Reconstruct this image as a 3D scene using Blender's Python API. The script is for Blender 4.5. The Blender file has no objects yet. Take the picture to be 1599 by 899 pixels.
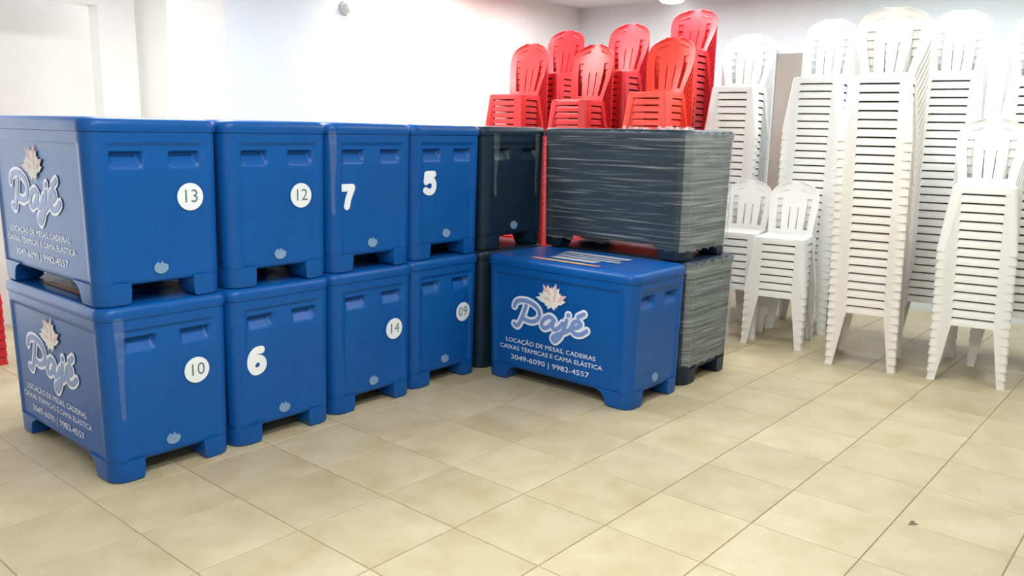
import bpy, bmesh, math, random
from mathutils import Vector, Matrix

random.seed(7)
SC = bpy.context.scene
COL = SC.collection
T = 0.45                       # side of one floor tile in metres; the layout below is measured in tiles

# ------------------------------------------------------------------ camera
YAW, PITCH, ROLL = math.radians(40.58656), math.radians(10.80112), math.radians(1.10245)
FPX = 1291.31                  # focal length in pixels of a 1599 px wide picture
CAM = Vector((-3.08024 * T, -7.00023 * T, 3.6286 * T))
fwd = Vector((math.cos(YAW) * math.cos(PITCH), math.sin(YAW) * math.cos(PITCH), -math.sin(PITCH)))
rgt0 = Vector((math.sin(YAW), -math.cos(YAW), 0))
up0 = rgt0.cross(fwd)
rgt = rgt0 * math.cos(ROLL) + up0 * math.sin(ROLL)
upv = up0 * math.cos(ROLL) - rgt0 * math.sin(ROLL)
cd = bpy.data.cameras.new('camera')
cd.sensor_width = 36
cd.lens = 36 * FPX / 1599
cam = bpy.data.objects.new('camera', cd)
m3 = Matrix((rgt, upv, -fwd)).transposed()
cam.matrix_world = Matrix.Translation(CAM) @ m3.to_4x4()
COL.objects.link(cam)
SC.camera = cam

# ------------------------------------------------------------------ world, lights, exposure
SC.view_settings.view_transform = 'Standard'
SC.view_settings.look = 'None'
SC.view_settings.gamma = 1
SC.view_settings.use_curve_mapping = False
SC.view_settings.exposure = 0.25
w = bpy.data.worlds.new('world')
SC.world = w
w.use_nodes = True
w.node_tree.nodes['Background'].inputs[0].default_value = (0.93, 0.97, 1.0, 1)
w.node_tree.nodes['Background'].inputs[1].default_value = 2.6


def area(name, loc, size, power, col, rot=(0, 0, 0)):
    l = bpy.data.lights.new(name, 'AREA')
    l.shape = 'RECTANGLE'
    l.size, l.size_y = size
    l.energy = power
    l.color = col
    o = bpy.data.objects.new(name, l)
    o.location = loc
    o.rotation_euler = rot
    COL.objects.link(o)
    return o


CEIL = 6.9 * T
for (lx, ly, pw) in ((0.8, -3.2, 58), (7.5, -3.0, 30), (2.5, 3.2, 70), (9.6, 5.2, 50), (10.2, -6.0, 28), (-3.0, -6.5, 95)):
    area('ceiling_lamp_light', (lx * T, ly * T, CEIL - 0.09), (1.2, 0.6), pw, (0.98, 1.0, 0.96))
# unseen strip light, added to brighten the back wall
area('back_wall_fill_light', (12.9 * T, 0.0, CEIL - 0.09), (0.25, 5.0), 96, (0.93, 0.99, 1.0))

# ------------------------------------------------------------------ helpers


def new_mat(name):
    m = bpy.data.materials.new(name)
    m.use_nodes = True
    nt = m.node_tree
    return m, nt, nt.nodes['Principled BSDF']


def plastic(name, col, rough=0.4, bump=0.0, scale=60, var=0.08, spec=0.5):
    """procedural plastic: slight colour mottling and fine grain"""
    m, nt, b = new_mat(name)
    tc = nt.nodes.new('ShaderNodeTexCoord')
    n = nt.nodes.new('ShaderNodeTexNoise')
    n.inputs['Scale'].default_value = 4
    n.inputs['Detail'].default_value = 5
    nt.links.new(tc.outputs['Object'], n.inputs['Vector'])
    mr = nt.nodes.new('ShaderNodeMapRange')
    mr.inputs[1].default_value = 0.3
    mr.inputs[2].default_value = 0.7
    mr.inputs[3].default_value = 1 - var
    mr.inputs[4].default_value = 1 + var
    nt.links.new(n.outputs['Fac'], mr.inputs[0])
    mx = nt.nodes.new('ShaderNodeVectorMath')
    mx.operation = 'SCALE'
    mx.inputs[0].default_value = col
    nt.links.new(mr.outputs[0], mx.inputs['Scale'])
    nt.links.new(mx.outputs[0], b.inputs['Base Color'])
    b.inputs['Roughness'].default_value = rough
    b.inputs['Specular IOR Level'].default_value = spec
    if bump:
        n2 = nt.nodes.new('ShaderNodeTexNoise')
        n2.inputs['Scale'].default_value = scale
        n2.inputs['Detail'].default_value = 3
        nt.links.new(tc.outputs['Object'], n2.inputs['Vector'])
        bp = nt.nodes.new('ShaderNodeBump')
        bp.inputs['Strength'].default_value = bump
        bp.inputs['Distance'].default_value = 0.002
        nt.links.new(n2.outputs['Fac'], bp.inputs['Height'])
        nt.links.new(bp.outputs[0], b.inputs['Normal'])
    return m


def link(name, me, mat=None, parent=None):
    o = bpy.data.objects.new(name, me)
    COL.objects.link(o)
    if mat is not None and not me.materials:
        me.materials.append(mat)
    if parent is not None:
        o.parent = parent
    return o


def bm_mesh(bm, name, smooth=True, angle=math.radians(35)):
    bmesh.ops.recalc_face_normals(bm, faces=bm.faces)
    for f in bm.faces:
        f.smooth = smooth
    if smooth:
        for e in bm.edges:
            if len(e.link_faces) == 2:
                e.smooth = e.calc_face_angle(0) < angle
    me = bpy.data.meshes.new(name)
    bm.to_mesh(me)
    bm.free()
    return me


def empty(name, loc, label=None, cat=None, group=None):
    o = bpy.data.objects.new(name, None)
    o.empty_display_size = 0.1
    o.location = loc
    COL.objects.link(o)
    tag(o, label, cat, group)
    return o


def tag(o, label=None, cat=None, group=None, kind=None):
    if label:
        o['label'] = label
    if cat:
        o['category'] = cat
    if group:
        o['group'] = group
    if kind:
        o['kind'] = kind
    return o


def box_bm(x0, x1, y0, y1, z0, z1, bevel=0.0):
    bm = bmesh.new()
    bmesh.ops.create_cube(bm, size=1)
    for v in bm.verts:
        v.co = Vector(((x0 + x1) / 2 + v.co.x * (x1 - x0), (y0 + y1) / 2 + v.co.y * (y1 - y0), (z0 + z1) / 2 + v.co.z * (z1 - z0)))
    if bevel:
        bmesh.ops.bevel(bm, geom=bm.edges[:], offset=bevel, segments=2, affect='EDGES', profile=0.5)
    return bm


def sm(a, b, x):
    t = max(0.0, min(1.0, (x - a) / (b - a)))
    return t * t * (3 - 2 * t)


# ------------------------------------------------------------------ materials
BLUE = plastic('blue_moulded_plastic', (0.002, 0.078, 0.315), 0.36, 0.12, 220, 0.06, 0.28)
NAVY = plastic('dark_navy_plastic', (0.007, 0.020, 0.040), 0.4, 0.04, 220, 0.08, 0.3)
WHITE = plastic('white_chair_plastic', (0.80, 0.81, 0.80), 0.42, 0, 60, 0.02)
CREAM = plastic('cream_white_chair_plastic', (0.83, 0.81, 0.78), 0.42, 0, 60, 0.02)
RED = plastic('red_chair_plastic', (0.56, 0.024, 0.027), 0.36, 0, 60, 0.03)
ORANGE = plastic('orange_red_chair_plastic', (0.90, 0.066, 0.040), 0.36, 0, 60, 0.03)
CRIMSON = plastic('crimson_chair_plastic', (0.49, 0.016, 0.023), 0.36, 0, 60, 0.03)
PRINT = plastic('pale_lavender_print', (0.74, 0.78, 0.92), 0.42)
PRINTIN = plastic('mid_blue_print', (0.17, 0.27, 0.58), 0.45)
FEATHER = plastic('cream_feather_print', (0.74, 0.74, 0.72), 0.6)
FEATHERP = plastic('pink_feather_print', (0.72, 0.47, 0.47), 0.6)
STICK = plastic('white_vinyl_sticker', (0.72, 0.78, 0.84), 0.45)
INK = plastic('grey_ink', (0.13, 0.17, 0.19), 0.6)
EMBL = plastic('pale_blue_emblem', (0.17, 0.29, 0.46), 0.5)
WALLM = plastic('white_wall_paint', (0.86, 0.85, 0.835), 0.75, 0.15, 30, 0.01, 0.2)
WALLB = plastic('pale_blue_wall', (0.74, 0.80, 0.86), 0.7, 0.15, 30, 0.01, 0.2)
WALLG = plastic('cool_grey_wall_paint', (0.76, 0.81, 0.84), 0.75, 0.15, 30, 0.015, 0.2)
WALLP = plastic('shaded_recess_wall', (0.72, 0.70, 0.68), 0.75, 0.15, 30, 0.015, 0.2)  # greyer than the other walls: shade of the recess put into the colour
CEILM = plastic('ceiling_paint', (0.84, 0.85, 0.87), 0.8, 0.1, 30, 0.01, 0.2)
TAUPE = plastic('taupe_board_paint', (0.36, 0.32, 0.28), 0.6)
GROUT = plastic('grout', (0.33, 0.275, 0.185), 0.8)
WALLD = plastic('beige_wall_paint', (0.50, 0.47, 0.43), 0.8, 0.15, 30, 0.02, 0.2)
FRAMEM = plastic('white_metal', (0.8, 0.8, 0.8), 0.4)
DIRT = plastic('dark_dirt', (0.12, 0.10, 0.07), 0.8)


def tile_material():
    m, nt, b = new_mat('glazed_beige_tile')
    tc = nt.nodes.new('ShaderNodeTexCoord')
    oi = nt.nodes.new('ShaderNodeObjectInfo')
    off = nt.nodes.new('ShaderNodeVectorMath')
    off.operation = 'SCALE'
    off.inputs[0].default_value = (37.0, 19.0, 11.0)
    nt.links.new(oi.outputs['Random'], off.inputs['Scale'])
    add = nt.nodes.new('ShaderNodeVectorMath')
    nt.links.new(tc.outputs['Object'], add.inputs[0])
    nt.links.new(off.outputs[0], add.inputs[1])
    n = nt.nodes.new('ShaderNodeTexNoise')
    n.inputs['Scale'].default_value = 4.2
    n.inputs['Detail'].default_value = 6
    n.inputs['Roughness'].default_value = 0.6
    nt.links.new(add.outputs[0], n.inputs['Vector'])
    cr = nt.nodes.new('ShaderNodeValToRGB')
    cr.color_ramp.elements[0].position = 0.3
    cr.color_ramp.elements[0].color = (0.40, 0.33, 0.195, 1)
    cr.color_ramp.elements[1].position = 0.62
    cr.color_ramp.elements[1].color = (0.485, 0.425, 0.29, 1)
    nt.links.new(n.outputs['Fac'], cr.inputs[0])
    mr = nt.nodes.new('ShaderNodeMapRange')
    mr.inputs[3].default_value = 0.92
    mr.inputs[4].default_value = 1.05
    nt.links.new(oi.outputs['Random'], mr.inputs[0])
    sc = nt.nodes.new('ShaderNodeVectorMath')
    sc.operation = 'SCALE'
    nt.links.new(cr.outputs[0], sc.inputs[0])
    nt.links.new(mr.outputs[0], sc.inputs['Scale'])
    nt.links.new(sc.outputs[0], b.inputs['Base Color'])
    n2 = nt.nodes.new('ShaderNodeTexNoise')
    n2.inputs['Scale'].default_value = 9
    nt.links.new(add.outputs[0], n2.inputs['Vector'])
    bp = nt.nodes.new('ShaderNodeBump')
    bp.inputs['Strength'].default_value = 0.12
    bp.inputs['Distance'].default_value = 0.004
    nt.links.new(n2.outputs['Fac'], bp.inputs['Height'])
    nt.links.new(bp.outputs[0], b.inputs['Normal'])
    b.inputs['Roughness'].default_value = 0.40
    b.inputs['Specular IOR Level'].default_value = 0.4
    return m


def film_material(name, lo, hi, n0=0.53, n1=0.85):
    m, nt, b = new_mat(name)
    tc = nt.nodes.new('ShaderNodeTexCoord')
    mp = nt.nodes.new('ShaderNodeMapping')
    mp.inputs['Scale'].default_value = (1.1, 1.1, 48)
    nt.links.new(tc.outputs['Object'], mp.inputs['Vector'])
    n = nt.nodes.new('ShaderNodeTexNoise')
    n.inputs['Scale'].default_value = 1.5
    n.inputs['Detail'].default_value = 7
    n.inputs['Distortion'].default_value = 0.6
    nt.links.new(mp.outputs[0], n.inputs['Vector'])
    mr = nt.nodes.new('ShaderNodeMapRange')
    mr.inputs[1].default_value = n0
    mr.inputs[2].default_value = n1
    mr.inputs[3].default_value = lo
    mr.inputs[4].default_value = hi
    nt.links.new(n.outputs['Fac'], mr.inputs[0])
    nt.links.new(mr.outputs[0], b.inputs['Alpha'])
    b.inputs['Base Color'].default_value = (0.55, 0.60, 0.60, 1)
    b.inputs['Roughness'].default_value = 0.22
    bp = nt.nodes.new('ShaderNodeBump')
    bp.inputs['Strength'].default_value = 0.2
    bp.inputs['Distance'].default_value = 0.006
    nt.links.new(n.outputs['Fac'], bp.inputs['Height'])
    nt.links.new(bp.outputs[0], b.inputs['Normal'])
    return m


def gradient_strip():
    m, nt, b = new_mat('yellow_orange_pink_print')
    tc = nt.nodes.new('ShaderNodeTexCoord')
    sp = nt.nodes.new('ShaderNodeSeparateXYZ')
    nt.links.new(tc.outputs['Generated'], sp.inputs[0])
    cr = nt.nodes.new('ShaderNodeValToRGB')
    e = cr.color_ramp.elements
    e[0].position, e[0].color = 0.0, (0.55, 0.13, 0.22, 1)
    e[1].position, e[1].color = 1.0, (0.60, 0.25, 0.20, 1)
    a = e.new(0.25)
    a.color = (0.72, 0.36, 0.14, 1)
    a = e.new(0.7)
    a.color = (0.78, 0.47, 0.20, 1)
    nt.links.new(sp.outputs[1], cr.inputs[0])
    nt.links.new(cr.outputs[0], b.inputs['Base Color'])
    b.inputs['Roughness'].default_value = 0.5
    return m


TILE = tile_material()
FILM = film_material('stretch_film', 0.05, 0.70)
FILMD = film_material('dense_stretch_film', 0.20, 0.52, 0.40, 0.72)
FILMSTRIP = film_material('loose_film_strip', 0.04, 0.13)
STRIP = gradient_strip()
LIDPRINT = plastic('grey_lavender_print', (0.36, 0.38, 0.46), 0.55)

# ------------------------------------------------------------------ the room
XB, YL = 15.9, 7.0             # back wall and left wall planes (tiles)


def struct(name, bm, mat, parent=None):
    o = link(name, bm_mesh(bm, name, False), mat, parent)
    if parent is None:
        o['kind'] = 'structure'
    return o


XMIN, XMAX, YMIN, YMAX = -6, 16, -14, 10
floor = struct('floor', box_bm(XMIN * T, (XB + 0.3) * T, YMIN * T, YMAX * T, -0.12, -0.004), GROUT)

# one tile mesh, corner at the origin
g = 0.0022


def tile_bm(bm, ox, oy):
    a, b_, h = g, T - g, 0.0015
    zs = [(-0.006, 0), (-0.0016, 0), (0.0, h)]
    rings = []
    for z, ins in zs:
        rings.append([bm.verts.new((ox + x, oy + y, z)) for x, y in ((a + ins, a + ins), (b_ - ins, a + ins), (b_ - ins, b_ - ins), (a + ins, b_ - ins))])
    for r0, r1 in zip(rings, rings[1:]):
        for k in range(4):
            bm.faces.new((r0[k], r0[(k + 1) % 4], r1[(k + 1) % 4], r1[k]))
    bm.faces.new(rings[-1])


bm = bmesh.new()
tile_bm(bm, 0, 0)
tile_me = bm_mesh(bm, 'tile', False)
tile_me.materials.append(TILE)


def to_px(p):
    d = Vector(p) - CAM
    z = d.dot(fwd)
    if z < 0.2:
        return None
    return (799.5 + FPX * d.dot(rgt) / z, 449.5 - FPX * d.dot(upv) / z, z)


cand, rest = [], []
for i in range(XMIN, XMAX):
    for j in range(YMIN, YMAX):
        pts = [to_px(((i + a) * T, (j + c) * T, 0)) for a in (0, .5, 1) for c in (0, .5, 1)]
        vis = any(p and -5 < p[0] < 1604 and 0 < p[1] < 904 for p in pts)
        # hidden under or behind the crates and stacks
        hid = (0.6 < i + 0.5 < 7 and j + 0.5 > 2.2) or i > 12 or (i > 7 and j > 1)
        d = (Vector(((i + .5) * T, (j + .5) * T, 0)) - CAM).length
        (cand if vis and not hid else rest).append((d, i, j))
cand.sort()
rest += cand[295:]
cand = cand[:295]
for d, i, j in cand:
    o = link('tile', tile_me, None, floor)
    o.location = (i * T, j * T, 0)
bm = bmesh.new()
for d, i, j in rest:
    if i < XB:
        tile_bm(bm, i * T, j * T)
o = link('far_tiles', bm_mesh(bm, 'far_tiles', False), TILE, floor)
o['kind'] = 'stuff'

H = CEIL
# left wall runs along the row of crates; its near part has an opening, then a projecting pale block
YR = 7.73
wl = struct('wall_left', box_bm(3.31 * T, 3.94 * T, YR * T, (YR + .35) * T, 0, H), WALLM)
struct('wall_left_block', box_bm(3.94 * T, 8.9 * T, 6.6 * T, (YR + .35) * T, 0, H), WALLM)
wl2 = struct('wall_left_far', box_bm(8.9 * T, (XB + 0.3) * T, YL * T, (YL + .35) * T, 0, H), WALLM)
struct('wall_left_header', box_bm(-6 * T, 3.31 * T, YR * T, (YR + .35) * T, 5.55 * T, H), WALLM)
struct('wall_left_recess', box_bm(1.3 * T, 3.9 * T, 9.4 * T, 9.7 * T, 0, H), WALLP)
struct('wall_right', box_bm(XMIN * T, (XB + 0.3) * T, (YMIN - .3) * T, YMIN * T, 0, H), WALLD)
struct('wall_rear', box_bm((XMIN - .3) * T, XMIN * T, YMIN * T, YMAX * T, 0, H), WALLD)
struct('wall_left_blue', box_bm(5.0 * T, 8.88 * T, 6.585 * T, 6.6 * T, 0, H - 0.002), WALLB)  # thin slab that turns this stretch of wall pale blue
wb = struct('wall_back', box_bm(XB * T, (XB + .3) * T, YMIN * T, (YL + .35) * T, 0, H), WALLG)
struct('ceiling', box_bm(XMIN * T, (XB + .3) * T, YMIN * T, YMAX * T, H, H + 0.1), CEILM)
struct('baseboard_left', box_bm(8.9 * T, XB * T, (YL - .04) * T, YL * T, 0, 0.08), WALLG)
struct('baseboard_back', box_bm((XB - .04) * T, XB * T, YMIN * T, (YL - .04) * T, 0, 0.08), WALLG)

# taupe cupboard door glimpsed on the back wall between two white stacks
dr = struct('door_1', box_bm((XB - .06) * T, XB * T, -0.9 * T, 1.3 * T, 0, 5.47 * T, 0.006), TAUPE)
bm = box_bm((XB - .10) * T, XB * T, -1.02 * T, -0.9 * T, 0, 5.55 * T)
link('door_jamb', bm_mesh(bm, 'door_jamb', False), WALLG, dr)
bm = box_bm((XB - .10) * T, XB * T, 1.3 * T, 1.42 * T, 0, 5.55 * T)
link('door_jamb', bm_mesh(bm, 'door_jamb', False), WALLG, dr)

# ------------------------------------------------------------------ ceiling lamp and wall fitting (the area lights at the top have no fixtures)
LAMPM, nt, b = new_mat('lamp_diffuser')
b.inputs['Emission Color'].default_value = (1, 0.98, 0.95, 1)
b.inputs['Emission Strength'].default_value = 2.5


def lathe(profile, n=28):
    bm = bmesh.new()
    rings = []
    for r, z in profile:
        rings.append([bm.verts.new((r * math.cos(2 * math.pi * k / n), r * math.sin(2 * math.pi * k / n), z)) for k in range(n)])
    for a, c in zip(rings, rings[1:]):
        for k in range(n):
            bm.faces.new((a[k], a[(k + 1) % n], c[(k + 1) % n], c[k]))
    bm.faces.new(rings[0])
    bm.faces.new(rings[-1])
    return bm


lp = empty('ceiling_lamp', (15.35 * T, 3.85 * T, H), 'round glowing ceiling lamp cut by the top edge of the picture', 'lamp')
link('lamp_base', bm_mesh(lathe([(0.13, 0), (0.15, -0.02), (0.15, -0.03)]), 'lamp_base'), FRAMEM, lp)
link('diffuser', bm_mesh(lathe([(0.14, -0.028), (0.135, -0.05), (0.11, -0.068), (0.06, -0.08), (0.01, -0.083)]), 'diffuser'), LAMPM, lp)

lp = empty('wall_sensor', (7.6 * T, 6.583 * T, 5.92 * T), 'small round white fitting high on the pale blue wall', 'sensor')
bm = lathe([(0.060, 0), (0.062, 0.02), (0.056, 0.028)])
bm.transform(Matrix.Rotation(math.radians(90), 4, 'X'))
link('mount', bm_mesh(bm, 'mount'), FRAMEM, lp)
bm = lathe([(0.045, 0.026), (0.043, 0.045), (0.033, 0.058), (0.018, 0.066), (0.004, 0.068)])
bm.transform(Matrix.Rotation(math.radians(90), 4, 'X'))
link('dome', bm_mesh(bm, 'dome'), FRAMEM, lp)

# ------------------------------------------------------------------ the insulated crates (all lengths below in tiles)
CW, CL, CH = 1.40, 2.60, 1.84  # width (end face), length (logo face), height
ZB, ZT = 0.20, 1.70            # underside of the body, underside of the lid
CR = 0.17                      # corner radius


def inset(z):
    return 0.012 + 0.022 * (1 - z / ZT)


def perimeter(ins, r, nw=64, nl=70, nc=9):
    """points round a rounded rectangle: (x, y, nx, ny, side, s) with s the coordinate along that side"""
    x0, x1, y0, y1 = ins, CW - ins, ins, CL - ins
    out = []
    for k in range(nw + 1):
        x = x0 + r + (x1 - x0 - 2 * r) * k / nw
        out.append((x, y0, 0, -1, 'end', x))
    for k in range(1, nc):
        a = -math.pi / 2 + math.pi / 2 * k / nc
        out.append((x1 - r + r * math.cos(a), y0 + r + r * math.sin(a), math.cos(a), math.sin(a), 'c', 0))
    for k in range(nl + 1):
        y = y0 + r + (y1 - y0 - 2 * r) * k / nl
        out.append((x1, y, 1, 0, 'side', y))
    for k in range(1, nc):
        a = math.pi / 2 * k / nc
        out.append((x1 - r + r * math.cos(a), y1 - r + r * math.sin(a), math.cos(a), math.sin(a), 'c', 0))
    for k in range(nw + 1):
        x = x1 - r - (x1 - x0 - 2 * r) * k / nw
        out.append((x, y1, 0, 1, 'end', x))
    for k in range(1, nc):
        a = math.pi / 2 + math.pi / 2 * k / nc
        out.append((x0 + r + r * math.cos(a), y1 - r + r * math.sin(a), math.cos(a), math.sin(a), 'c', 0))
    for k in range(nl + 1):
        y = y1 - r - (y1 - y0 - 2 * r) * k / nl
        out.append((x0, y, -1, 0, 'side', y))
    for k in range(1, nc):
        a = math.pi + math.pi / 2 * k / nc
        out.append((x0 + r + r * math.cos(a), y0 + r + r * math.sin(a), math.cos(a), math.sin(a), 'c', 0))
    return out


PANEL = 0.022
POCKETS = ((0.25, 0.56), (0.84, 1.15))


def panel_mask(s, z, length):
    return sm(0.17, 0.235, s) * sm(0.17, 0.235, length - s) * sm(1.605, 1.565, z) if z > 1.5 else sm(0.17, 0.235, s) * sm(0.17, 0.235, length - s)


def face_in(side, s, z):
    d = 0.0
    if side == 'end':
        d = PANEL * panel_mask(s, z, CW)
        for a, c in POCKETS:
            mx = sm(a - 0.02, a + 0.03, s) * sm(c + 0.02, c - 0.03, s)
            if z < 1.52:
                d += 0.085 * mx * sm(1.525, 1.495, z) * max(0.0, min(1.0, (z - 1.345) / 0.13))
    elif side == 'side':
        d = PANEL * panel_mask(s, z, CL)
    return d


def crate_body():
    zs = [ZB, ZB + .02, ZB + .06] + [0.3 + 0.15 * k for k in range(7)] + [1.30, 1.335, 1.35, 1.37, 1.39, 1.41, 1.43, 1.45, 1.465, 1.48, 1.49, 1.50, 1.51, 1.52, 1.53, 1.55, 1.565, 1.575, 1.585, 1.595, 1.605, 1.63, 1.67, ZT]
    bm = bmesh.new()
    rings = []
    for zi, z in enumerate(zs):
        ins = inset(z) + (0.018 if zi == 0 else 0)
        ring = []
        for x, y, nx, ny, side, s in perimeter(ins, CR):
            d = face_in(side, s, z)
            ring.append(bm.verts.new(((x - nx * d) * T, (y - ny * d) * T, z * T)))
        rings.append(ring)
    n = len(rings[0])
    for a, c in zip(rings, rings[1:]):
        for k in range(n):
            bm.faces.new((a[k], a[(k + 1) % n], c[(k + 1) % n], c[k]))
    bm.faces.new(rings[0])
    bm.faces.new(rings[-1])
    return bm_mesh(bm, 'crate_body', True, math.radians(50))


def crate_lid():
    prof = [(0.035, ZT + 0.002), (0.004, ZT + 0.004), (-0.002, ZT + 0.02), (-0.002, 1.775), (0.005, 1.80), (0.020, 1.823), (0.045, 1.836), (0.075, CH), (0.12, CH), (0.16, CH - 0.004)]
    bm = bmesh.new()
    rings = []
    for ins, z in prof:
        r = max(0.05, CR - ins * 0.6)
        rings.append([bm.verts.new((p[0] * T, p[1] * T, z * T)) for p in perimeter(ins, r, 4, 6, 8)])
    n = len(rings[0])
    for a, c in zip(rings, rings[1:]):
        for k in range(n):
            bm.faces.new((a[k], a[(k + 1) % n], c[(k + 1) % n], c[k]))
    bm.faces.new(rings[0])
    bm.faces.new(rings[-1])
    return bm_mesh(bm, 'crate_lid')


def crate_foot(mx, my):
    """corner foot; mx, my choose the corner by mirroring"""
    bm = bmesh.new()
    rings = []
    for z, ex, ey, extra in ((ZB + 0.03, 0.375, 0.60, 0.0), (ZB - 0.01, 0.368, 0.50, 0.0), (ZB - 0.05, 0.372, 0.45, 0.0), (0.04, 0.362, 0.41, 0.0), (0.012, 0.345, 0.40, 0.006), (0.0, 0.325, 0.38, 0.028)):
        i = inset(z) + extra + 0.0015
        r = CR - extra
        pts = [(ex, i), (ex, ey - 0.06), (ex - 0.06, ey), (i, ey)]
        for k in range(0, 9):
            a = math.pi + math.pi / 2 * k / 8
            pts.append((i + r + r * math.cos(a), i + r + r * math.sin(a)))
        rings.append([bm.verts.new(((CW - x if mx else x) * T, (CL - y if my else y) * T, z * T)) for x, y in pts])
    n = len(rings[0])
    for a, c in zip(rings, rings[1:]):
        for k in range(n):
            bm.faces.new((a[k], a[(k + 1) % n], c[(k + 1) % n], c[k]))
    bm.faces.new(rings[0])
    bm.faces.new(rings[-1])
    return bm_mesh(bm, 'crate_foot')


def side_x(z):     # outer plane of the logo face at height z
    return inset(z) + PANEL


def end_y(z):
    return inset(z) + PANEL


def text_verts(txt, size, align='CENTER'):
    c = bpy.data.curves.new('lettering', 'FONT')
    c.body = txt
    c.size = size
    c.align_x = align
    c.align_y = 'CENTER'
    c.resolution_u = 3
    o = bpy.data.objects.new('lettering', c)
    COL.objects.link(o)
    dg = bpy.context.evaluated_depsgraph_get()
    dg.update()
    me = bpy.data.meshes.new_from_object(o.evaluated_get(dg))
    vs = [tuple(v.co[:2]) for v in me.vertices]
    fs = [tuple(p.vertices) for p in me.polygons]
    bpy.data.objects.remove(o)
    bpy.data.curves.remove(c)
    bpy.data.meshes.remove(me)
    return vs, fs


def fit_width(vs, width):
    xs = [v[0] for v in vs]
    k = width / (max(xs) - min(xs))
    return [((v[0]) * k, v[1]) for v in vs]


def on_side(vs, fs, u0, z0, eps, name):
    """print lying on the logo face: u runs to the right as one reads (towards -y)"""
    me = bpy.data.meshes.new(name)
    me.from_pydata([((side_x(z0 + p[1]) - eps - (p[2] if len(p) > 2 else 0)) * T, (u0 - p[0]) * T, (z0 + p[1]) * T) for p in vs], [], fs)
    return me


def on_end(vs, fs, x0, z0, eps, name):
    me = bpy.data.meshes.new(name)
    me.from_pydata([((x0 + p[0]) * T, (end_y(z0 + p[1]) - eps - (p[2] if len(p) > 2 else 0)) * T, (z0 + p[1]) * T) for p in vs], [], fs)
    return me


def catmull(pts, n=8):
    P = [pts[0]] + pts + [pts[-1]]
    out = []
    for i in range(1, len(P) - 2):
        for k in range(n):
            t = k / n
            q = []
            for d in range(2):
                p0, p1, p2, p3 = P[i - 1][d], P[i][d], P[i + 1][d], P[i + 2][d]
                q.append(0.5 * (2 * p1 + (p2 - p0) * t + (2 * p0 - 5 * p1 + 4 * p2 - p3) * t * t + (3 * p1 - p0 - 3 * p2 + p3) * t ** 3))
            out.append(tuple(q))
    out.append(pts[-1])
    return out


LIFT = [0.0]


def stroke(pts, hw):
    """round-ended ribbon along a smooth line"""
    c = catmull(pts)
    vs, fs = [], []
    for i, p in enumerate(c):
        a = c[max(0, i - 1)]
        b_ = c[min(len(c) - 1, i + 1)]
        dx, dy = b_[0] - a[0], b_[1] - a[1]
        l = math.hypot(dx, dy) or 1
        lift = LIFT[0] + 0.00015 * i / len(c)
        vs += [(p[0] - dy / l * hw, p[1] + dx / l * hw, lift), (p[0] + dy / l * hw, p[1] - dx / l * hw, lift)]
        if i:
            k = 2 * i
            fs.append((k - 2, k - 1, k + 1, k))
    for p in (c[0], c[-1]):
        b0 = len(vs)
        LIFT[0] += 0.0002
        vs += [(p[0] + hw * math.cos(2 * math.pi * k / 12), p[1] + hw * math.sin(2 * math.pi * k / 12), LIFT[0]) for k in range(12)]
        fs.append(tuple(range(b0, b0 + 12)))
    LIFT[0] += 0.0002
    return vs, fs


def merge(items):
    V, F = [], []
    for vs, fs in items:
        b0 = len(V)
        V += vs
        F += [tuple(i + b0 for i in f) for f in fs]
    return V, F


# brush script word on the crates, in a box about 1.36 wide
SCRIPT = [
    [(-0.64, 0.11), (-0.60, 0.18), (-0.50, 0.215), (-0.36, 0.21), (-0.22, 0.15), (-0.17, 0.06), (-0.22, -0.03), (-0.34, -0.07), (-0.46, -0.05)],
    [(-0.42, 0.15), (-0.46, 0.04), (-0.52, -0.09), (-0.58, -0.17), (-0.64, -0.15)],
    [(0.09, 0.02), (0.02, 0.055), (-0.07, 0.02), (-0.13, -0.06), (-0.10, -0.12), (-0.02, -0.10), (0.06, -0.02), (0.10, 0.03), (0.06, -0.06), (0.10, -0.115), (0.18, -0.07), (0.24, 0.0)],
    [(0.31, 0.055), (0.27, -0.06), (0.20, -0.20), (0.11, -0.28), (0.07, -0.235), (0.15, -0.18), (0.28, -0.12), (0.40, -0.05)],
    [(0.38, -0.04), (0.48, -0.02), (0.55, 0.03), (0.50, 0.07), (0.42, 0.03), (0.40, -0.06), (0.46, -0.115), (0.56, -0.10), (0.65, -0.04)],
    [(0.50, 0.13), (0.60, 0.185)],
    [(0.33, 0.125), (0.34, 0.13)],
]
LINES = (('LOCAÇÃO DE MESAS, CADEIRAS', 1.60, 0.613, 0.090), ('CAIXAS TÉRMICAS E CAMA ELÁSTICA', 1.83, 0.503, 0.090), ('3049-6090 | 9982-4557', 1.40, 0.362, 0.105))
rnd = random.Random(3)


def leaf(ang, l, wd, ox=0.0, oy=0.0):
    ca, sa = math.cos(ang), math.sin(ang)
    pts = [(0, 0), (l * .3, wd), (l * .65, wd * .9), (l, 0), (l * .65, -wd * .9), (l * .3, -wd)]
    LIFT[0] += 0.0002
    return [(ox + x * ca - y * sa, oy + x * sa + y * ca, LIFT[0]) for x, y in pts], [(0, 1, 2, 3, 4, 5)]


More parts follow.
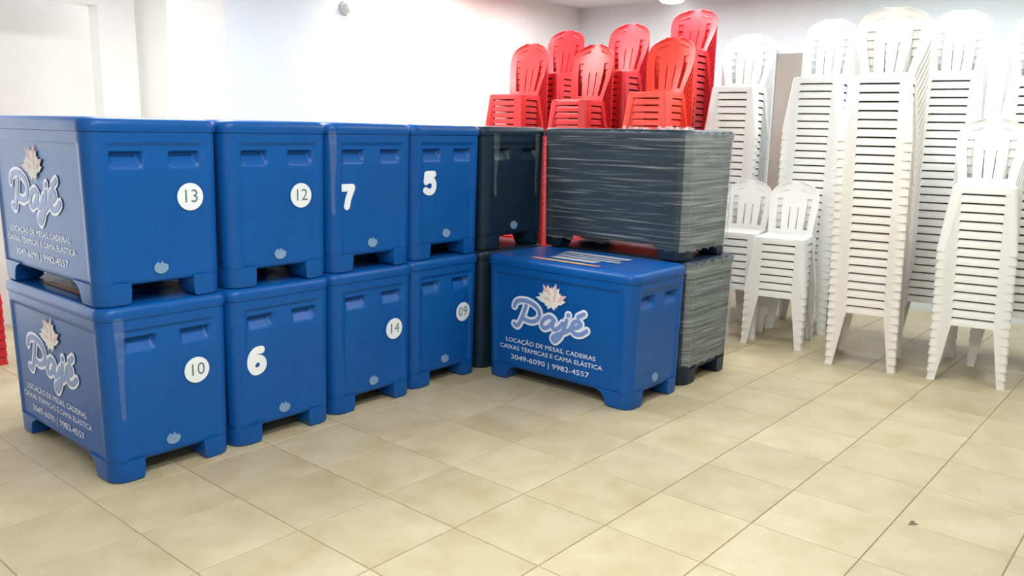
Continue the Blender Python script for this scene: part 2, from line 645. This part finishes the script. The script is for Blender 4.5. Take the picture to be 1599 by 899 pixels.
U0 = CL / 2 + 0.10           # reading centre of the logo along the face
ZLOGO = 1.02
logo_meshes = []
LIFT[0] = 0.0
vo, fo = merge([stroke(s, 0.062) for s in SCRIPT])
logo_meshes.append(('logo_outline', on_side(vo, fo, U0, ZLOGO, 0.006, 'logo_outline'), PRINT))
LIFT[0] = 0.0055
vo, fo = merge([stroke(s, 0.030) for s in SCRIPT])
logo_meshes.append(('logo_lettering', on_side(vo, fo, U0, ZLOGO, 0.006, 'logo_lettering'), PRINTIN))
LIFT[0] = 0.006
whites, pinks = [], []
for k in range(11):
    a = math.radians(8 + 16.5 * k)
    (pinks if k in (1, 4, 7) else whites).append(leaf(a, 0.25 + 0.04 * math.sin(k * 2.1), 0.048))
for k in range(7):
    a = math.radians(10 + 27 * k)
    (pinks if k in (2, 5) else whites).append(leaf(a, 0.155, 0.038, 0.0, -0.03))
for a in (-150, -120, -35, -62):
    whites.append(leaf(math.radians(a), 0.13, 0.034, 0.0, 0.0))
for nm, L, mt, e in (('feather_emblem', whites, FEATHER, 0.008), ('feather_emblem', pinks, FEATHERP, 0.008)):
    vo, fo = merge(L)
    logo_meshes.append((nm, on_side(vo, fo, U0 - 0.04, ZLOGO + 0.27, e, nm), mt))
for txt, wd, z, size in LINES:
    vs, fs = text_verts(txt, size)
    vs = fit_width(vs, wd)
    logo_meshes.append(('lettering', on_side(vs, fs, U0, z, 0.006, 'lettering'), PRINT))
for nm, me, mt in logo_meshes:
    me.materials.append(mt)

# lid print: coloured strip and pale block
me_strip = bpy.data.meshes.new('lid_strip')
me_strip.from_pydata([(x * T, y * T, (CH + 0.003) * T) for x, y in ((0.20, 0.72), (0.29, 0.72), (0.29, 1.90), (0.20, 1.90))], [], [(0, 1, 2, 3)])
me_strip.materials.append(STRIP)
bl = []
for (x0, x1, y0, y1) in ((0.42, 0.60, 0.95, 1.72), (0.66, 0.76, 0.70, 1.78), (0.82, 0.90, 0.80, 1.85), (0.96, 1.12, 0.75, 1.90)):
    bl.append(([(x0, y0), (x1, y0), (x1, y1), (x0, y1)], [(0, 1, 2, 3)]))
vo, fo = merge(bl)
me_block = bpy.data.meshes.new('lid_print')
me_block.from_pydata([(x * T, y * T, (CH + 0.003) * T) for x, y in vo], [], fo)
me_block.materials.append(LIDPRINT)

BODY, LID = crate_body(), crate_lid()
FEET = [crate_foot(a, c) for a in (0, 1) for c in (0, 1)]
GAP_BLOCKER = bm_mesh(box_bm(0.48 * T, 1.10 * T, 0.95 * T, 1.65 * T, 0, (ZB + 0.02) * T, 0.01), 'gap_blocker')  # unseen block added to darken the openings between the feet
# small moulded mark low on the end face
ev = [(0.075 * math.cos(math.radians(a)), -0.01 + 0.062 * math.sin(math.radians(a))) for a in range(150, 391, 15)] + [(0.030, 0.030), (0.012, 0.058), (-0.006, 0.028), (-0.032, 0.052)]
ef = [tuple(range(len(ev)))]
bm = bmesh.new()
vv = [bm.verts.new(((0.69 + u) * T, (end_y(0.355 + v) - 0.001) * T, (0.355 + v) * T)) for u, v in ev]
bm.faces.new(vv)
r = bmesh.ops.extrude_face_region(bm, geom=bm.faces[:])
for e in r['geom']:
    if isinstance(e, bmesh.types.BMVert):
        e.co.y -= 0.012 * T
EMBLEM = bm_mesh(bm, 'moulded_mark', False)
EMBLEM.materials.append(EMBL)


def disc(r, n=36):
    return [(r * math.cos(2 * math.pi * k / n), r * math.sin(2 * math.pi * k / n)) for k in range(n)], [tuple(range(n))]


# bold cut-out digits
DIGITS = {
    '7': [[(-0.085, 0.105), (-0.03, 0.105), (0.03, 0.105), (0.085, 0.105)], [(0.085, 0.105), (0.055, 0.04), (0.02, -0.04), (0.0, -0.125)]],
    '5': [[(0.075, 0.115), (0.02, 0.115), (-0.06, 0.115)], [(-0.06, 0.115), (-0.065, 0.06), (-0.07, 0.015)], [(-0.07, 0.015), (-0.01, 0.04), (0.06, 0.02), (0.08, -0.045), (0.05, -0.11), (-0.02, -0.125), (-0.08, -0.10)]],
    '6': [[(0.06, 0.12), (-0.01, 0.115), (-0.065, 0.06), (-0.08, -0.03), (-0.05, -0.105), (0.0, -0.125), (0.06, -0.10), (0.08, -0.045), (0.05, 0.01), (-0.01, 0.02), (-0.06, -0.02)]],
}


def make_crate(x, y, z, colour, label, sticker=None, logo=True, lidprint=True, group=None, wide=1.0, wrapped=False):
    root = empty('insulated_crate', (x * T, y * T, z * T), label, 'crate', group)
    root.scale.x = wide

    def part(name, me, mat=None, par=None):
        o = bpy.data.objects.new(name, me)
        COL.objects.link(o)
        o.parent = par or root
        if mat is not None:
            if not me.materials:
                me.materials.append(mat)
            o.material_slots[0].link = 'OBJECT'
            o.material_slots[0].material = mat
        return o
    body = part('body', BODY, colour)
    part('lid', LID, colour)
    for f in FEET:
        part('foot', f, colour)
    if not wrapped:
        part('moulded_mark', EMBLEM)['label'] = 'pale moulded mark low on the end face'
        if sticker or colour is NAVY:
            part('gap_blocker', GAP_BLOCKER, colour)
    if logo:
        for nm, me, mt in logo_meshes:
            lo = part(nm, me, None, body)
            if nm == 'lettering':
                lo['kind'] = 'stuff'
    if lidprint:
        part('lid_strip', me_strip)['label'] = 'orange and pink printed strip on the lid'
        part('lid_print', me_block)['label'] = 'pale grey print on the lid'
    if sticker:
        kind, txt, sx, sz = sticker
        if kind == 'round':
            vs, fs = disc(0.142)
            s = part('number_sticker', on_end(vs, fs, sx, sz, 0.014, 'number_sticker'), STICK)
            vs, fs = text_verts(txt, 0.19)
            part('numeral', on_end(vs, fs, sx, sz, 0.0165, 'numeral'), INK, s)
        else:
            LIFT[0] = 0.0
            V, F = merge([stroke(q, 0.046) for q in DIGITS[txt]])
            part('numeral', on_end(V, F, sx, sz, 0.006, 'numeral'), STICK)
        root.children[-1]['label'] = 'white number mark ' + txt if kind != 'round' else 'round white sticker numbered ' + txt
    return root


COLX = (0.215, 1.632, 3.042, 4.450, 5.90)
COLY = (1.085, 1.10, 1.16, 1.24, 1.27)
UP, LOW = CH, 0.0
g1, g2 = 'blue crates in the upper row', 'blue crates in the lower row'
make_crate(COLX[0], COLY[0], UP, BLUE, 'upper blue crate with round sticker 13, leftmost of the row', ('round', '13', 1.035, 1.05), group=g1)
make_crate(COLX[1], COLY[1], UP, BLUE, 'upper blue crate with round sticker 12, second from left', ('round', '12', 0.985, 1.00), group=g1)
make_crate(COLX[2], COLY[2], UP, BLUE, 'upper blue crate marked with a white 7', ('digit', '7', 0.29, 0.95), group=g1)
make_crate(COLX[3], COLY[3], UP, BLUE, 'upper blue crate marked with a white 5 beside the dark crates', ('digit', '5', 0.36, 1.06), group=g1)
make_crate(COLX[0] + 0.02, COLY[0], LOW, BLUE, 'lower blue crate with round sticker 10, nearest the camera', ('round', '10', 0.985, 1.04), group=g2)
make_crate(COLX[1] - 0.01, COLY[1], LOW, BLUE, 'lower blue crate marked with a white 6', ('digit', '6', 0.34, 0.985), group=g2)
make_crate(COLX[2], COLY[2] + .01, LOW, BLUE, 'lower blue crate with round sticker 14, third from left', ('round', '14', 1.04, 0.99), group=g2)
make_crate(COLX[3], COLY[3] + .02, LOW, BLUE, 'lower blue crate with round sticker 09, beside the dark crates', ('round', '09', 1.045, 0.99), group=g2)
g3 = 'dark navy crates'
make_crate(COLX[4], COLY[4], UP, NAVY, 'upper unwrapped dark navy crate right of the blue row', group=g3, wide=1.075, logo=False, lidprint=False)
make_crate(COLX[4], COLY[4] + .02, LOW, NAVY, 'lower dark navy crate mostly hidden behind the separate blue crate', group=g3, wide=1.075, logo=False, lidprint=False)
XW, YW = 7.27, -1.42
make_crate(XW - .10, YW + .07, UP, NAVY, 'upper dark navy crate wrapped in clear stretch film', group=g3, wrapped=True, wide=1.05, logo=False, lidprint=False)
make_crate(XW + .02, YW, LOW, NAVY, 'lower dark navy crate wrapped in film behind the separate blue crate', group=g3, wrapped=True, wide=1.05, logo=False, lidprint=False)
make_crate(5.81, -1.45, LOW, BLUE, 'single blue crate standing alone in front with its logo side showing')


# ------------------------------------------------------------------ stretch film
def film(x, y, z, zlo, zhi, label, seed, slant=0.0):
    rr = random.Random(seed)
    bm = bmesh.new()
    nz = 34
    base = perimeter(-0.008, CR + 0.01, 26, 44, 8)
    n = len(base)
    ph = [rr.uniform(0, 6.28) for _ in range(12)]
    rings = []
    for q in range(nz + 1):
        f = q / nz
        ring = []
        for k, (px, py, nx, ny, s_, c_) in enumerate(base):
            lo = zlo + slant * (1 - py / CL) * 0.6
            zz = lo + (zhi - lo) * f
            a = 2 * math.pi * k / n
            wv = 0.006 * math.sin(26 * zz + 2.2 * math.sin(2 * a + ph[0]) + ph[1]) + 0.005 * math.sin(57 * zz + 3 * math.sin(3 * a + ph[2]) + ph[3]) + 0.004 * math.sin(101 * zz + 5 * a)
            wv = max(-0.004, wv)
            if q == nz:
                wv += 0.012 * math.sin(23 * a + ph[4]) + 0.008
            dz = 0.014 * math.sin(31 * a + ph[5]) + 0.010 * math.sin(67 * a + ph[6]) if q in (0, nz) else 0
            ring.append(bm.verts.new(((px + nx * wv) * T, (py + ny * wv) * T, (zz + dz) * T)))
        rings.append(ring)
    for q0, (a, c) in enumerate(zip(rings, rings[1:])):
        for k in range(n):
            f = bm.faces.new((a[k], a[(k + 1) % n], c[(k + 1) % n], c[k]))
            if base[k][1] < 0.10 and base[(k + 1) % n][1] < 0.10:   # denser film on this end
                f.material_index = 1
    me = bm_mesh(bm, 'stretch_film', True, 3)
    o = link('stretch_film', me, FILM)
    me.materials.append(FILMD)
    o.location = (x * T, y * T, z * T)
    o.scale.x = 1.05
    tag(o, label, 'film')
    return o


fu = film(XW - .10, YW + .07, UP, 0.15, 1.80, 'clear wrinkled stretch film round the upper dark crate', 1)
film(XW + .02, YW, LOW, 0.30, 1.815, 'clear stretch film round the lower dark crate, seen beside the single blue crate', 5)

# crumpled film bunched along the top edge
bm = bmesh.new()
rr = random.Random(9)
for k in range(26):
    yy = rr.uniform(0.02, 1.1)
    xx = rr.uniform(0.0, 0.30)
    l, h = rr.uniform(0.05, 0.13), rr.uniform(0.02, 0.055)
    vs = []
    for q in range(5):
        u = q / 4
        vs.append((bm.verts.new(((xx + 0.02 * rr.random()) * T, (yy + l * u) * T, 1.835 * T)), bm.verts.new(((xx + 0.03 * rr.uniform(-1, 1)) * T, (yy + l * u) * T, (1.845 + h * math.sin(math.pi * (0.15 + 0.7 * u)) * rr.uniform(.6, 1)) * T))))
    for a, c in zip(vs, vs[1:]):
        bm.faces.new((a[0], c[0], c[1], a[1]))
FOLD = film_material('bunched_film', 0.35, 0.9)
FOLD.node_tree.nodes['Principled BSDF'].inputs['Base Color'].default_value = (0.85, 0.87, 0.88, 1)
o = link('film_folds', bm_mesh(bm, 'film_folds', False), FOLD, fu)
o['label'] = 'bright crumpled folds of film along the top edge'


def film_strip(x, y, ztop, length, width, nrm, label):
    """narrow tail of film hanging from a lid edge"""
    bm = bmesh.new()
    rows = []
    for k in range(15):
        f = k / 14
        z = ztop - length * f
        wd = width * (0.75 + 0.25 * math.sin(5 * f + 1)) * (1 if f < 0.9 else 0.55 + 4.5 * (1 - f))
        off = 0.012 + 0.012 * math.sin(6 * f)
        row = []
        for s in (-1, -0.4, 0.4, 1):
            bulge = 0.008 * (1 - s * s)
            if nrm == 'end':
                row.append(bm.verts.new(((x + s * wd / 2) * T, (y - off - bulge) * T, z * T)))
            else:
                row.append(bm.verts.new(((x - off - bulge) * T, (y + s * wd / 2) * T, z * T)))
        rows.append(row)
    for a, c in zip(rows, rows[1:]):
        for k in range(3):
            bm.faces.new((a[k], a[k + 1], c[k + 1], c[k]))
    me = bm_mesh(bm, 'film_strip')
    sd = bmesh.new()
    sd.from_mesh(me)
    bmesh.ops.solidify(sd, geom=sd.faces[:], thickness=0.0008)
    sd.to_mesh(me)
    sd.free()
    o = link('film_strip', me, FILMSTRIP)
    tag(o, label, 'film', 'loose tails of wrapping film')
    return o


film_strip(0.40, 1.075, 1.74, 1.05, 0.10, 'end', 'thin film tail hanging down the near corner of crate 10')
film_strip(3.06, 1.115, 1.74 + UP, 1.0, 0.11, 'end', 'thin film tail hanging between the crates marked 12 and 7')
film_strip(6.15, 1.275, 1.74 + UP, 0.92, 0.13, 'end', 'film tail hanging on the left of the unwrapped dark crate')
film_strip(7.10, 1.275, 1.74 + UP, 0.92, 0.10, 'end', 'film tail hanging on the right of the unwrapped dark crate')

# ------------------------------------------------------------------ plastic chairs (metres, facing -x, origin on the floor)
SEAT_Z, PITCH_Z = 0.441, 0.0593
SXF, SXB, SYF, SYB = -0.215, 0.195, 0.186, 0.180


def seat_outline(ins=0.0, n=6, r=0.045):
    pts = []
    cs = ((SXF + ins, -SYF + ins, math.pi, SYF), (SXB - ins, -SYB + ins, 1.5 * math.pi, SYB), (SXB - ins, SYB - ins, 0, SYB), (SXF + ins, SYF - ins, math.pi / 2, SYF))
    for cx, cy, a0, _ in cs:
        sx = 1 if cx < 0 else -1
        sy = 1 if cy < 0 else -1
        ox, oy = cx + sx * r, cy + sy * r
        for k in range(n + 1):
            a = a0 + math.pi / 2 * k / n
            pts.append((ox + r * math.cos(a), oy + r * math.sin(a)))
    return pts


def seat_mesh():
    bm = bmesh.new()
    prof = [(0.004, SEAT_Z - 0.046), (-0.0055, SEAT_Z - 0.050), (-0.004, SEAT_Z - 0.030), (0.0, SEAT_Z - 0.010), (0.004, SEAT_Z - 0.002), (0.014, SEAT_Z), (0.030, SEAT_Z - 0.002), (0.07, SEAT_Z - 0.010), (0.12, SEAT_Z - 0.014)]
    rings = [[bm.verts.new((x, y, z)) for x, y in seat_outline(ins)] for ins, z in prof]
    n = len(rings[0])
    for a, c in zip(rings, rings[1:]):
        for k in range(n):
            bm.faces.new((a[k], a[(k + 1) % n], c[(k + 1) % n], c[k]))
    bm.faces.new(rings[-1])
    inner = [bm.verts.new((x, y, SEAT_Z - 0.018)) for x, y in seat_outline(0.006)]
    for k in range(n):
        bm.faces.new((rings[0][k], rings[0][(k + 1) % n], inner[(k + 1) % n], inner[k]))
    return bm_mesh(bm, 'seat')


def leg_mesh(fx, sy):
    """L-section tapering leg; fx -1 front / +1 rear, sy side"""
    bm = bmesh.new()
    rings = []
    th = 0.0045
    x_t = SXF if fx < 0 else SXB
    y_t = SYF if fx < 0 else SYB
    for f, wf in ((0.0, 0.072), (0.10, 0.070), (0.16, 0.066), (0.5, 0.060), (1.0, 0.052)):
        z = (SEAT_Z - 0.006) * (1 - f)
        ox = abs(x_t) + 0.0015 + 0.030 * f
        oy = y_t + 0.0015 + 0.050 * f
        ws = wf * (1.75 - 0.55 * f if fx < 0 else 1.5 - 0.4 * f)
        r = 0.030 - 0.012 * f
        outer = [(ox, oy - wf)]
        for k in range(5):
            a = math.pi / 2 * k / 4
            outer.append((ox - r + r * math.cos(a), oy - r + r * math.sin(a)))
        outer.append((ox - ws, oy))
        ri = max(0.006, r - th)
        innr = [(ox - ws, oy - th)]
        for k in range(4, -1, -1):
            a = math.pi / 2 * k / 4
            innr.append((ox - th - ri + ri * math.cos(a), oy - th - ri + ri * math.sin(a)))
        innr.append((ox - th, oy - wf))
        rings.append([bm.verts.new((fx * x, sy * y, z)) for x, y in outer + innr])
    n = len(rings[0])
    for a, c in zip(rings, rings[1:]):
        for k in range(n):
            bm.faces.new((a[k], a[(k + 1) % n], c[(k + 1) % n], c[k]))
    h = n // 2
    for rg in (rings[0], rings[-1]):
        for k in range(h - 1):
            bm.faces.new((rg[k], rg[k + 1], rg[n - 2 - k], rg[n - 1 - k]))
    return bm_mesh(bm, 'leg')


def back_mesh(hb, bw):
    """backrest: round-topped shell with side posts, three slats and open slots, height hb above the seat"""
    S = [-1, -0.92, -0.80, -0.70, -0.50, -0.36, -0.20, -0.15, -0.05, 0.05, 0.15, 0.20, 0.36, 0.50, 0.70, 0.80, 0.92, 1]
    TT = [0, 0.05, 0.12, 0.20, 0.30, 0.40, 0.52, 0.60, 0.68, 0.74, 0.80, 0.85, 0.89, 0.92, 0.945, 0.963, 0.977, 0.988, 0.995, 1.0]
    slots = ((-0.70, -0.50), (0.50, 0.70), (-0.20, -0.15), (0.15, 0.20))
    bm = bmesh.new()
    grid = []
    for t in TT:
        hw = 0.174 + (0.214 * bw - 0.174) * sm(0, 0.6, t)
        if t > 0.62:
            q = (t - 0.62) / 0.38
            hw *= max(0.34, (1 - q ** 3.2) ** 0.55)
        row = []
        for s in S:
            x = SXB - 0.012 + hb * t * 0.22 - 0.048 * abs(s) ** 2.4 * (1 - 0.35 * t)
            row.append(bm.verts.new((x, s * hw, SEAT_Z - 0.02 + (hb + 0.02) * t)))
        grid.append(row)
    for i in range(len(TT) - 1):
        for k in range(len(S) - 1):
            mid_t = (TT[i] + TT[i + 1]) / 2
            mid_s = (S[k] + S[k + 1]) / 2
            wide = abs(mid_s) > 0.45
            if any(a < mid_s < c for a, c in slots) and 0.12 < mid_t < (0.68 if wide else 0.52):
                continue
            bm.faces.new((grid[i][k], grid[i][k + 1], grid[i + 1][k + 1], grid[i + 1][k]))
    bmesh.ops.recalc_face_normals(bm, faces=bm.faces)
    bmesh.ops.solidify(bm, geom=bm.faces[:], thickness=0.0055)
    return bm_mesh(bm, 'backrest')


SEAT = seat_mesh()
LEGS = [leg_mesh(a, c) for a in (-1, 1) for c in (-1, 1)]
BACKS = {}


def chair(x, y, z, mat, hb, label, group, bw=1.0, rot=0.0):
    key = (round(hb, 3), round(bw, 3))
    if key not in BACKS:
        BACKS[key] = back_mesh(hb, bw)
    r = bpy.data.objects.new('plastic_chair', None)
    r.empty_display_size = 0.1
    r.location = (x, y, z)
    r.rotation_euler.z = rot
    COL.objects.link(r)
    r['label'], r['category'], r['group'] = label, 'chair', group
    for nm, me in [('seat', SEAT), ('backrest', BACKS[key])] + [('leg', l) for l in LEGS]:
        if not me.materials:
            me.materials.append(WHITE)
        o = bpy.data.objects.new(nm, me)
        o.parent = r
        COL.objects.link(o)
        o.material_slots[0].link = 'OBJECT'
        o.material_slots[0].material = mat
    return r


ORD = ('topmost second third fourth fifth sixth seventh eighth ninth tenth eleventh twelfth thirteenth fourteenth fifteenth sixteenth seventeenth eighteenth nineteenth twentieth twenty-first twenty-second twenty-third twenty-fourth twenty-fifth twenty-sixth twenty-seventh twenty-eighth twenty-ninth thirtieth thirty-first thirty-second thirty-third thirty-fourth').split()


def stack(xf, yc, n, mat, hb, colour, where, group, lean=(0.0, 0.0), bw=1.0, seed=1, rot=10.0):
    """xf: tile x of the front seat edge; n chairs from the floor up"""
    rr = random.Random(seed)
    ro = math.radians(rot)
    for k in range(n):
        q = n - k           # counted from the top
        if q == 1:
            lab = f'topmost {colour} chair of {where}'
        elif k == 0:
            lab = f'bottom {colour} chair of {where}'
        else:
            lab = f'{ORD[q - 1]} {colour} chair from the top of {where}'
        chair((xf + lean[0] * k) * T - SXF * math.cos(ro) + rr.uniform(-.0006, .0006), (yc + lean[1] * k) * T - SXF * math.sin(ro) + rr.uniform(-.0006, .0006), k * PITCH_Z, mat, hb, lab, group, bw, ro)


# white stacks: front row (short, tallest, half-height), back row
stack(10.56, -1.31, 8, WHITE, 0.415, 'white', 'the short stack beside the wrapped crates', 'short white stack', (0, 0.0), 0.9, 1, 10)
stack(10.27, -2.92, 28, CREAM, 0.50, 'cream white', 'the tallest front stack', 'tallest cream white stack', (-0.006, 0.0025), 1.16, 2, 10)
stack(10.75, -0.36, 8, WHITE, 0.40, 'white', 'the short stack half hidden by the wrapped crates', 'short white stack half hidden by the wrapped crates', (0, 0), 0.9, 15, 10)
stack(10.52, -4.39, 16, WHITE, 0.45, 'white', 'the half-height front stack at right', 'half-height white stack', (0, 0.004), 1.0, 3, 10)
stack(12.0, 0.44, 28, WHITE, 0.48, 'white', 'the stack right of the red chairs', 'white stack next to the red chairs', (0, 0.0), 1.1, 4, 10)
stack(12.0, -1.16, 29, WHITE, 0.50, 'white', 'the rear stack behind the short one', 'white rear stack behind the short stack', (0, 0.0), 1.0, 5, 10)
stack(12.0, -3.36, 29, WHITE, 0.50, 'white', 'the rear stack right of the tallest one', 'white rear stack right of the tallest', (0, 0.0), 1.04, 6, 10)
stack(11.8, -4.66, 28, WHITE, 0.50, 'white', 'the rear stack cut by the right frame edge', 'white rear stack at the right frame edge', (0, 0.0), 1.04, 7, 10)
# red stacks behind the dark crates
stack(11.0, 5.40, 27, RED, 0.53, 'red', 'the leftmost red stack', 'leftmost red stack', (0, 0), 1.08, 8, 6)
stack(11.0, 3.64, 26, RED, 0.54, 'red', 'the middle front red stack', 'middle front red stack', (0, 0), 1.08, 9, 5)
stack(11.0, 1.74, 27, ORANGE, 0.5, 'orange-red', 'the brighter front stack', 'orange-red front stack', (0, 0), 1.1, 10, 4)
stack(12.35, 5.4, 31, CRIMSON, 0.48, 'crimson', 'the rear stack left of the middle', 'left rear crimson stack', (0, 0), 1.08, 11, 5)
stack(12.35, 3.62, 31, CRIMSON, 0.5, 'crimson', 'the middle rear stack', 'middle rear crimson stack', (0, 0), 1.08, 12, 5)
stack(12.35, 1.98, 34, CRIMSON, 0.4, 'crimson', 'the tallest rear stack by the white chairs', 'tallest rear crimson stack', (0, 0), 1.1, 13, 5)
# red chairs glimpsed past the left edge
stack(0.17, 7.15, 8, RED, 0.43, 'red', 'the small stack at the left frame edge', 'small red stack at the left edge', (0, 0), 1.0, 14, 0)

# ------------------------------------------------------------------ marks on the floor
bm = bmesh.new()
vs = []
for k in range(14):
    a = 2 * math.pi * k / 14
    r = 0.016 * (1 + 0.35 * math.sin(3 * a) + 0.2 * math.cos(5 * a))
    vs.append(bm.verts.new((r * 1.5 * math.cos(a), r * math.sin(a), 0.0004)))
c0 = bm.verts.new((0, 0, 0.0022))
for k in range(14):
    bm.faces.new((vs[k], vs[(k + 1) % 14], c0))
bm.faces.new(vs[::-1])
o = link('dirt_speck', bm_mesh(bm, 'dirt_speck'), DIRT)
o.location = (5.05 * T, -5.15 * T, 0)
tag(o, 'small dark dirt speck on the tiles at lower right', 'dirt')
